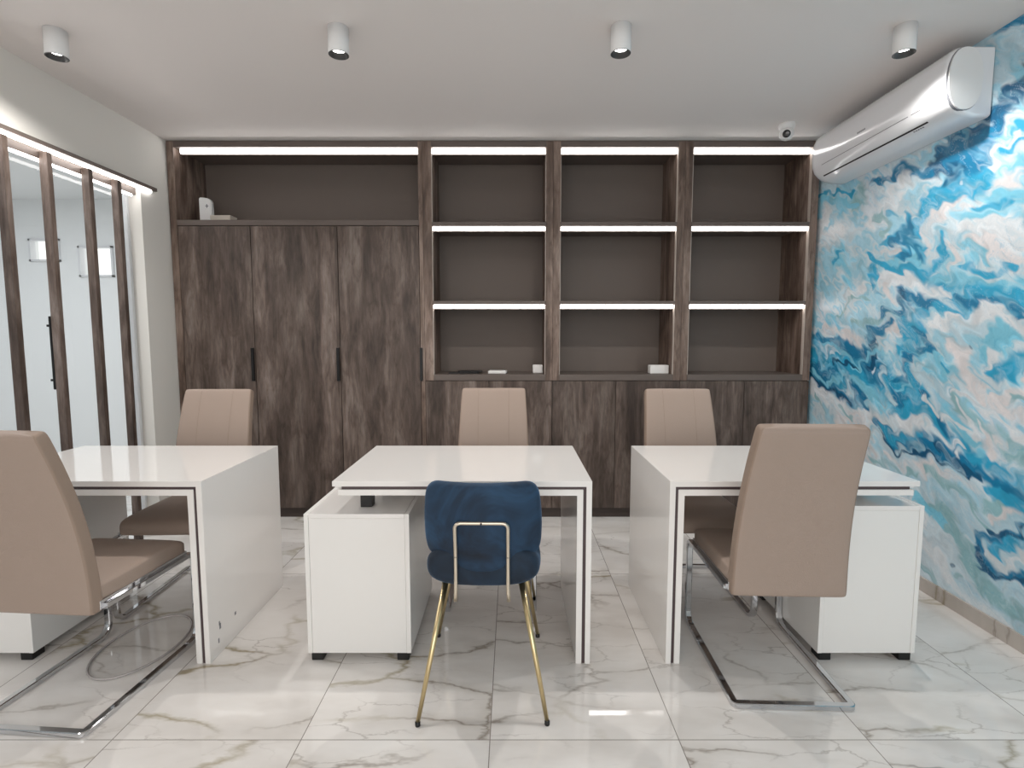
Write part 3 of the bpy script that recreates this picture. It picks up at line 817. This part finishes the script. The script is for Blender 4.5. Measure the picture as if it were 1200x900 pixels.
bm = bmesh.new(); add_box(bm, -0.065, 0.065, -0.045, 0.045, 0, 0.022, 0.006, 3)
shelf_thing('paper_packet', bm, M['paper'], 'flat white packet lying next to the black folders', 'packet', (-0.105, 3.86, 1.045), -0.1)

# ------------------------------------------------------------------ desks
DY0, DY1, DH = 2.02, 2.70, 0.75
def desk(x_in, x_out, label):
    """x_out: the side with the full panel, x_in: the overhanging end"""
    s = 1 if x_out > x_in else -1
    r = empty('desk', ((x_in + x_out) / 2, (DY0 + DY1) / 2, 0)); tag(r, label, 'desk', 'white gloss desks')
    t, g, t2 = 0.021, 0.013, 0.023
    def bx(x0, x1, *a): return (min(x0, x1), max(x0, x1)) + a
    def ell(name, xa, xb, top, th, side, m, y0, y1):
        # an upside-down L: slab plus waterfall side, one piece
        bm = bmesh.new()
        pr = [(xa, top), (xb, top), (xb, 0.0), (xb - s * side, 0.0), (xb - s * side, top - th), (xa, top - th)]
        a = [bm.verts.new((x, y0, z)) for x, z in pr]; b = [bm.verts.new((x, y1, z)) for x, z in pr]
        bm.faces.new(a); bm.faces.new(b[::-1])
        for k in range(6): bm.faces.new((a[k], a[(k + 1) % 6], b[(k + 1) % 6], b[k]))
        bmesh.ops.bevel(bm, geom=bm.edges[:], offset=0.0012, segments=2, affect='EDGES')
        return child(link(name, bm, m), r)
    ell('outer_panel', x_in, x_out, DH, t, t, M['gloss'], DY0, DY1)
    ell('groove', x_in + s * 0.035, x_out - s * t, DH - t, g, g, M['groove'], DY0 + 0.006, DY1 - 0.006)
    ell('inner_panel', x_in + s * 0.022, x_out - s * (t + g), DH - t - g, t2, t2, M['gloss'], DY0 + 0.002, DY1 - 0.002)
    child(box('end_trim', *bx(x_in + s * 0.001, x_in + s * 0.035), DY0 + 0.03, DY1 - 0.03, DH - t - g, DH - t, M['gloss'], bev=0), r)
    return r

def pedestal(x0, x1, top, dtop, sx, label):
    r = empty('low_cabinet', ((x0 + x1) / 2, 2.31, 0)); tag(r, label, 'cabinet', 'white low cabinets under the desks')
    y0, y1, z0 = 2.04, 2.60, 0.033
    child(box('side_panel', x0, x0 + 0.018, y0, y1, z0, top, M['satin']), r)
    child(box('side_panel', x1 - 0.018, x1, y0, y1, z0, top, M['satin']), r)
    child(box('top_panel', x0 + 0.0185, x1 - 0.0185, y0, y1, top - 0.018, top, M['gloss']), r)
    child(box('back_panel', x0 + 0.0185, x1 - 0.0185, y0 + 0.0015, y0 + 0.018, z0, top - 0.0185, M['satin']), r)
    child(box('door', x0 + 0.0195, x1 - 0.0195, y1 - 0.019, y1 - 0.001, z0 + 0.001, top - 0.0195, M['satin']), r)
    child(box('bottom_panel', x0 + 0.0185, x1 - 0.0185, y0 + 0.02, y1 - 0.02, z0, z0 + 0.018, M['satin']), r)
    for fx in (x0 + 0.035, x1 - 0.035):
        for fy in (y0 + 0.035, y1 - 0.035):
            bm = bmesh.new(); add_box(bm, fx - 0.024, fx + 0.024, fy - 0.03, fy + 0.03, 0.0, z0, 0.003)
            child(link('foot', bm, M['blackplastic']), r)
    for fy in (2.15, 2.50):
        bm = bmesh.new(); add_box(bm, sx - 0.024, sx + 0.024, fy - 0.024, fy + 0.024, top, DH - 0.057, 0.002)
        child(link('spacer', bm, M['blackplastic']), r)
    return r

desk(-2.215, -1.212, 'white gloss desk beside the slatted glass partition, full panel on its right')
scuff = bmesh.new()
for y, z, a, b in ((2.10, 0.115, .006, .012), (2.095, 0.13, .004, .008), (2.22, 0.105, .006, .007), (2.085, 0.06, .004, .010)):
    add_box(scuff, -1.2125, -1.2116, y - a, y + a, z - b, z + b, 0)
dk_ = [o for o in bpy.data.objects if o.name == 'desk'][0]
sc_ = child(link('scuff', scuff, M['greyline']), dk_); sc_['label'] = 'small grey chips in the lacquer'; sc_['kind'] = 'stuff'
desk(-0.702, 0.313, 'white gloss desk in the middle, behind the blue velvet chair')
desk(1.592, 0.617, 'white gloss desk near the mural wall, full panel on its left')
pedestal(-2.352, -1.940, 0.612, 0, -2.12, 'white low cabinet under the desk by the slatted partition')
pedestal(-0.826, -0.408, 0.612, 0, -0.60, 'white low cabinet under the left end of the middle desk')
pedestal(1.238, 1.632, 0.645, 0, 1.36, 'white low cabinet under the right desk, next to the mural')

# ------------------------------------------------------------------ taupe cantilever chairs
def beige_chair(loc, rz, label):
    r = empty('cantilever_chair', (0, 0, 0))
    X = Vector((1, 0, 0))
    # seat cushion
    bm = bmesh.new()
    st = []
    prof = [(-0.235, .440, .30, .008), (-0.228, .440, .93, .026), (-0.21, .440, .99, .032), (-0.10, .438, 1.0, .034), (0.03, .439, 1.0, .036), (0.13, .440, 1.0, .036),
            (0.195, .437, 1.0, .036), (0.222, .430, .985, .033), (0.236, .424, .95, .024), (0.243, .420, .85, .008)]
    for y, z, kx, ht in prof: st.append(((0, y, z), X, (0, 0, 1), 0.205 * kx, ht))
    add_pad(bm, st, n=40, e=8)
    s_ = link('seat', bm, M['taupe'], r, True); sub(s_)
    # back cushion: a long pad bent backwards, reaching below the seat
    bm = bmesh.new(); st = []
    n = 18
    zs0, zs1 = 0.385, 1.006
    def by(t): return -0.207 - 0.045 * t - 0.080 * t * t + 0.012 * math.sin(t * math.pi)
    for k in range(n + 1):
        t = k / n
        z = zs0 + (zs1 - zs0) * t
        dy = (by(min(t + .01, 1)) - by(max(t - .01, 0))) / ((min(t + .01, 1) - max(t - .01, 0)) * (zs1 - zs0))
        nor = Vector((0, 1, -dy)).normalized()
        hw = 0.205 - 0.025 * t ** 1.4
        ht = 0.029 - 0.003 * t
        st.append([Vector((0, by(t), z)), X, nor, hw, ht])
    # rounded ends
    up = Vector((0, st[-1][0].y - st[-2][0].y, st[-1][0].z - st[-2][0].z)).normalized()
    a = st[-1]; st += [[a[0] + up * .010, X, a[2], a[3] - .004, a[4] * .8], [a[0] + up * .015, X, a[2], a[3] - .012, a[4] * .35]]
    dn = Vector((0, st[0][0].y - st[1][0].y, st[0][0].z - st[1][0].z)).normalized()
    b = st[0]; st = [[b[0] + dn * .012, X, b[2], b[3] - .010, b[4] * .35], [b[0] + dn * .008, X, b[2], b[3] - .003, b[4] * .8]] + st
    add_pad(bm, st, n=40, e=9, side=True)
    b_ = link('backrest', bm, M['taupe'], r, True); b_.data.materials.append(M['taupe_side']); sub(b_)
    # stitched lines on the front of the back
    for sx in (-0.085, 0.085):
        bm = bmesh.new(); add_tube(bm, [p[0] + X * sx + p[2] * (p[4] - 0.0006) for p in st[8:-2]], 0.0013, n=6)
        link('stitching', bm, M['stitch'], b_, True)
    # chrome frame, one endless loop of flat tube
    w = 0.205; bm = bmesh.new()
    zf = 0.391
    pts = [(-w, -0.185, zf), (-w, 0.272, zf), (-w, 0.272, 0.0095), (-w, -0.295, 0.0095), (w, -0.295, 0.0095), (w, 0.272, 0.0095), (w, 0.272, zf), (w, -0.185, zf)]
    path = fillet(pts, [0, .035, .06, .014, .014, .06, .035, 0], 7)
    add_tube(bm, path, 0.013, 0.0095, square=True)
    link('frame', bm, M['chrome'], r, False)
    for yy in (-0.15, 0.17):
        bm = bmesh.new(); add_tube(bm, [(-w, yy, zf), (w, yy, zf)], 0.010, 0.006, square=True, up=(0, 1, 0))
        link('crossbar', bm, M['chrome'], r, False)
    for sx in (-1, 1):
        box('seat_rail', sx * 0.2 - 0.006, sx * 0.2 + 0.006, -0.20, 0.232, 0.382, 0.414, M['chrome'], r, 0.002)
    return r

def sub(o, lv=1):
    md = o.modifiers.new('smooth', 'SUBSURF'); md.levels = lv; md.render_levels = lv

chairs = [((-1.592, 1.942, 0), R(-4.2), 'taupe cantilever chair in the left foreground, back turned, partly out of frame'),
          ((1.007, 2.062, 0), R(-2), 'taupe cantilever chair in front of the right desk, back turned'),
          ((-1.615, 2.60, 0), R(182), 'taupe cantilever chair behind the left desk, facing forward'),
          ((-0.103, 2.66, 0), R(180), 'taupe cantilever chair behind the middle desk, facing forward'),
          ((0.918, 2.62, 0), R(179), 'taupe cantilever chair behind the right desk, facing forward')]
proto = beige_chair(None, 0, '')
for i, (loc, rz, lab) in enumerate(chairs):
    c = proto if i == 0 else copy_tree(proto)
    c.location = loc; c.rotation_euler.z = rz
    tag(c, lab, 'chair', 'taupe cantilever chairs')

# ------------------------------------------------------------------ blue velvet chair
bc = empty('velvet_chair', (0, 0, 0))
tag(bc, 'petrol blue velvet chair with slim golden legs in front of the middle desk', 'chair')
outline = [(0.492, 0.172), (0.497, 0.194), (0.515, 0.203), (0.56, 0.208), (0.62, 0.209), (0.67, 0.2095), (0.72, 0.206), (0.76, 0.202), (0.785, 0.197), (0.805, 0.186), (0.818, 0.168), (0.824, 0.140)]
def pad_from_outline(bm, outline, thick, nx, yfun, edge=0.35):
    """front and back grids meeting in a rounded rim"""
    grids = []
    for sgn in (-1, 1):
        g = []
        for j, (z, hw) in enumerate(outline):
            row = []
            for i in range(nx + 1):
                u = -1 + 2 * i / nx
                v = -1 + 2 * j / (len(outline) - 1)
                eu = max(0, 1 - abs(u) ** 5); ev = max(0, 1 - abs(v) ** 7)
                th = thick * (eu * ev) ** 0.5
                x = hw * math.sin(u * math.pi / 2 * 0.98) / math.sin(math.pi / 2 * 0.98)
                row.append((x, yfun(x, z) + sgn * th, z))
            g.append(row)
        grids.append(g)
    V = {}
    def vert(c):
        k = tuple(round(q, 5) for q in c)
        if k not in V: V[k] = bm.verts.new(c)
        return V[k]
    for g in grids:
        for j in range(len(outline) - 1):
            for i in range(nx):
                q = [vert(g[j][i]), vert(g[j][i + 1]), vert(g[j + 1][i + 1]), vert(g[j + 1][i])]
                if len(set(q)) >= 3:
                    try: bm.faces.new(list(dict.fromkeys(q)))
                    except ValueError: pass
bm = bmesh.new()
# lower edge of the back sags in the middle
def sag(o):
    return o
yb = lambda x, z: -0.175 + 1.5 * x * x - 0.13 * (z - 0.5) - 0.10 * max(z - 0.5, 0) ** 2
pad_from_outline(bm, outline, 0.024, 22, yb)
for v in bm.verts:
    t = max(0, 1 - (v.co.z - 0.492) / 0.14)
    v.co.z += t * (v.co.x ** 2 / 0.034 * 0.050)
o = link('backrest', bm, M['velvet'], bc, True); sub(o)
# seat pad with rounded rear
bm = bmesh.new(); st = []
for y, k, ht, zc in ((-0.190, .62, .030, .515), (-0.187, .78, .058, .514), (-0.177, .90, .072, .512), (-0.15, .955, .078, .508), (-0.09, .97, .068, .490), (0.0, 1.0, .048, .461), (0.10, 1.0, .046, .457), (0.18, .98, .043, .455), (0.225, .92, .036, .452), (0.25, .84, .022, .449), (0.258, .74, .006, .447)):
    st.append(((0, y, zc), (1, 0, 0), (0, 0, 1), 0.212 * k, ht))
add_pad(bm, st, n=32, e=2.9)
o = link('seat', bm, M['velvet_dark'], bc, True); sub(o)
# hoop on the back
bm = bmesh.new()
zt = 0.684; hw = 0.090
yq = lambda z: yb(0.09, z) - 0.036
path = [(-hw - .002, -0.205, 0.400), (-hw, -0.206, 0.46), (-hw, yq(.58), 0.58), (-hw, yq(zt), zt), (hw, yq(zt), zt), (hw, yq(.58), 0.58), (hw, -0.206, 0.46), (hw + .002, -0.205, 0.400)]
add_tube(bm, fillet(path, [0, .03, .03, .022, .022, .03, .03, 0], 6), 0.0065, 0.0065, n=12)
o = link('back_hoop', bm, M['goldlite'], bc, True); o['label'] = 'pale gold hoop'
for sx, z in ((-1, 0.56), (1, 0.56), (0, zt)):
    bm = bmesh.new(); add_lathe(bm, [(0.0034, -0.0085), (0.0034, 0.0)], sx * hw, yq(z), n=12, axis='Y', cz=z)
    link('screw', bm, M['black'], bc)
# frame under the seat and legs
bm = bmesh.new()
add_tube(bm, fillet([(-.15, -.13, .405), (.15, -.13, .405), (.15, .15, .405), (-.15, .15, .405), (-.15, -.13, .405)], .03), 0.008, n=10)
link('under_frame', bm, M['gold'], bc, True)
for x0, y0, x1, y1 in ((-.135, -.125, -.214, -.285), (.135, -.125, .224, -.272), (.135, .13, .208, .255), (-.135, .13, -.226, .250)):
    bm = bmesh.new(); add_tube(bm, [(x0, y0, .440), (x1, y1, 0.012)], 0.0115, n=14, taper=(1.0, 0.62))
    lg = link('leg', bm, M['gold'], bc, True)
    bm = bmesh.new(); add_lathe(bm, [(0.0085, 0.0), (0.009, 0.004), (0.009, 0.014), (0.007, 0.016)], x1, y1, n=14)
    link('foot', bm, M['blackplastic'], lg, True)
bc.location = (-0.100, 1.962, 0); bc.rotation_euler.z = R(-1.0)

# ------------------------------------------------------------------ hose loop on the floor by the left chair
bm = bmesh.new()
pp = [(-1.572 + 0.150 * math.cos(a), 2.15 + 0.235 * math.sin(a), 0.006 + 0.0) for a in np.linspace(0, 2 * math.pi, 49)[:-1]]
add_tube(bm, pp, 0.0045, n=8, up=(0, 0, 1), closed=True)
tag(link('cable', bm, M['cable'], smooth=True), 'thin grey cable loop lying on the marble under the left foreground chair', 'cable')

# ------------------------------------------------------------------ ceiling lamps
def spot(x, y, label):
    r = empty('ceiling_spotlight', (x, y, ZC)); tag(r, label, 'lamp', 'white cylinder ceiling spotlights')
    L = 0.112; rad = 0.044
    bm = bmesh.new()
    add_lathe(bm, [(rad, 0), (rad, -L + 0.002), (rad - 0.002, -L), (rad - 0.0045, -L), (rad - 0.005, -L + 0.004), (rad - .005, -0.02), (0.002, -0.02)], cap0=True, cap1=False, n=40)
    link('housing', bm, M['plastic_m'], r, True)
    bm = bmesh.new()
    add_lathe(bm, [(rad - 0.0005, -L - 0.0006), (rad - 0.0052, -L - 0.0006), (rad - 0.0054, -L + 0.026), (0.030, -L + 0.026)], cap0=False, cap1=False, n=40)
    link('reflector', bm, M['reflector'], r, True)
    bm = bmesh.new()
    add_lathe(bm, [(0.030, -L + 0.028), (0.029, -L + 0.022), (0.020, -L + 0.018), (0.002, -L + 0.017)], cap0=True, cap1=True, n=32)
    link('bulb', bm, M['bulb'], r, True)
    ld = bpy.data.lights.new('spot_beam', 'SPOT'); ld.energy = SPOT_W; ld.spot_size = R(152); ld.spot_blend = 0.7; ld.shadow_soft_size = 0.02
    ld.color = (1, 0.97, 0.93)
    lo = bpy.data.objects.new('spot_beam', ld); COL.objects.link(lo); lo.parent = r; lo.location = (0, 0, -L + 0.008)
    return r
for x, y, lb in ((-2.005, 2.45, 'white cylinder ceiling spotlight nearest the left wall'),
                 (-0.757, 2.43, 'white cylinder ceiling spotlight, second from the left wall, over the middle desk'),
                 (0.473, 2.42, 'white cylinder ceiling spotlight, third from the left wall, left of the right desk'),
                 (1.705, 2.42, 'white cylinder ceiling spotlight beside the air conditioner')):
    spot(x, y, lb)

# ------------------------------------------------------------------ dome camera on the ceiling
r = empty('security_camera', (1.735, 3.47, ZC)); tag(r, 'small white round security camera with black lens under the ceiling', 'security camera')
bm = bmesh.new(); add_lathe(bm, [(0.048, 0), (0.050, -0.01), (0.046, -0.028), (0.036, -0.036)], n=36); link('mount', bm, M['plastic_m'], r, True)
bm = bmesh.new()
bmesh.ops.create_uvsphere(bm, u_segments=32, v_segments=20, radius=0.043)
for v in bm.verts: v.co.z -= 0.060
link('head', bm, M['plastic_m'], r, True)
dirv = (Vector((0, 0, 1.31)) - Vector((1.735, 3.47, 2.59))).normalized()
bm = bmesh.new(); add_lathe(bm, [(0.029, 0.030), (0.029, 0.042), (0.026, 0.046), (0.024, 0.046)], n=32)
rot = dirv.to_track_quat('Z', 'Y').to_matrix().to_4x4()
bmesh.ops.transform(bm, matrix=Matrix.Translation((0, 0, -0.060)) @ rot, verts=bm.verts[:]); link('bezel', bm, M['plastic_m'], r, True)
bm = bmesh.new(); add_lathe(bm, [(0.0245, 0.040), (0.0245, 0.0455), (0.017, 0.049), (0.004, 0.050)], n=32)
bmesh.ops.transform(bm, matrix=Matrix.Translation((0, 0, -0.060)) @ rot, verts=bm.verts[:]); link('lens', bm, M['lens'], r, True)

# ------------------------------------------------------------------ air conditioner on the mural wall
r = empty('air_conditioner', (XR, 2.97, 2.29)); tag(r, 'white split air conditioner mounted high on the blue mural wall', 'air conditioner')
Y0, Y1 = 2.45, 3.53
# profile: (distance from wall, z)
prof = [(0.003, 2.590), (0.13, 2.590), (0.165, 2.583), (0.190, 2.562), (0.204, 2.53), (0.211, 2.485), (0.212, 2.43), (0.206, 2.385), (0.192, 2.350), (0.165, 2.322), (0.125, 2.302), (0.07, 2.290), (0.003, 2.288)]
cz = 2.44
def ring(y, k, kx=None):
    kx = k if kx is None else kx
    return [(XR - (0.003 if i in (0, len(prof) - 1) else (0.003 + (d - 0.003) * kx)), y, cz + (z - cz) * k) for i, (d, z) in enumerate(prof)]
bm = bmesh.new()
secs = [(Y0, .93, .93), (Y0 + .004, .965, .965), (Y0 + .012, .99, .99), (Y0 + .025, 1, 1), (Y1 - .06, 1, 1), (Y1 - .03, .99, .985), (Y1 - .012, .965, .94), (Y1 - .003, .92, .86), (Y1, .86, .78)]
rings = [[bm.verts.new(c) for c in ring(*s)] for s in secs]
n_ = len(prof)
for a, b in zip(rings, rings[1:]):
    for k in range(n_): bm.faces.new((a[k], a[(k + 1) % n_], b[(k + 1) % n_], b[k]))
bm.faces.new(rings[0][::-1]); bm.faces.new(rings[-1])
body = child(link('body', bm, M['plastic'], None, True), r)
try:
    body.data.set_sharp_from_angle(angle=R(35))
except Exception: pass
# oval end cover with its dark rim
def oval(name, y0, y1, grow, m):
    bm = bmesh.new()
    pts = []
    for k in range(40):
        a = 2 * math.pi * k / 40
        dx = 0.128 + (0.075 + grow) * math.copysign(abs(math.cos(a)) ** 0.85, math.cos(a))
        z = 2.448 + (0.132 + grow) * math.copysign(abs(math.sin(a)) ** 0.9, math.sin(a))
        pts.append((XR - dx, z))
    a_ = [bm.verts.new((x, y0, z)) for x, z in pts]; b_ = [bm.verts.new((x, y1, z)) for x, z in pts]
    bm.faces.new(a_); bm.faces.new(b_[::-1])
    for k in range(40): bm.faces.new((a_[k], a_[(k + 1) % 40], b_[(k + 1) % 40], b_[k]))
    return child(link(name, bm, m), r)
oval('end_rim', Y0 - 0.002, Y0 + 0.01, 0.003, M['greyline'])
oval('end_cover', Y0 - 0.008, Y0 + 0.01, 0.0, M['plastic_m'])
def surf(t):
    """point on the front profile: t from 0 (bottom) to 1 (top)"""
    pr = prof[::-1]; k = t * (len(pr) - 1); i = min(int(k), len(pr) - 2); f = k - i
    return (pr[i][0] + (pr[i + 1][0] - pr[i][0]) * f, pr[i][1] + (pr[i + 1][1] - pr[i][1]) * f)
def strip(name, ya, yb_, t0, t1, off, m):
    bm = bmesh.new(); (d0, z0), (d1, z1) = surf(t0), surf(t1)
    nrm = Vector((-(z1 - z0), 0, -(d1 - d0)));
    nrm = nrm.normalized() if nrm.length else Vector((-1, 0, 0))
    if nrm.x > 0: nrm = -nrm
    vs = []
    for o_ in (-0.004, off):
        vs.append([bm.verts.new(Vector((XR - d, y, z)) + nrm * o_) for (d, z, y) in ((d0, z0, ya), (d0, z0, yb_), (d1, z1, yb_), (d1, z1, ya))])
    bm.faces.new(vs[0]); bm.faces.new(vs[1])
    for k in range(4): bm.faces.new((vs[0][k], vs[0][(k + 1) % 4], vs[1][(k + 1) % 4], vs[1][k]))
    return child(link(name, bm, m), r)
strip('air_slot', 2.60, 3.44, 0.240, 0.258, 0.0008, M['gap'])
strip('panel_line', 2.68, 3.40, 0.395, 0.402, 0.0006, M['greyline'])
strip('panel_line', 2.60, 2.66, 0.395, 0.402, 0.0006, M['greyline'])
# small printed marks, too small to read
for ya, t0 in ((2.985, 0.505), (2.64, 0.215)):
    for k in range(5):
        strip('printed_mark', ya + k * 0.014, ya + k * 0.014 + 0.010, t0, t0 + 0.013, 0.0006, M['greyline'])
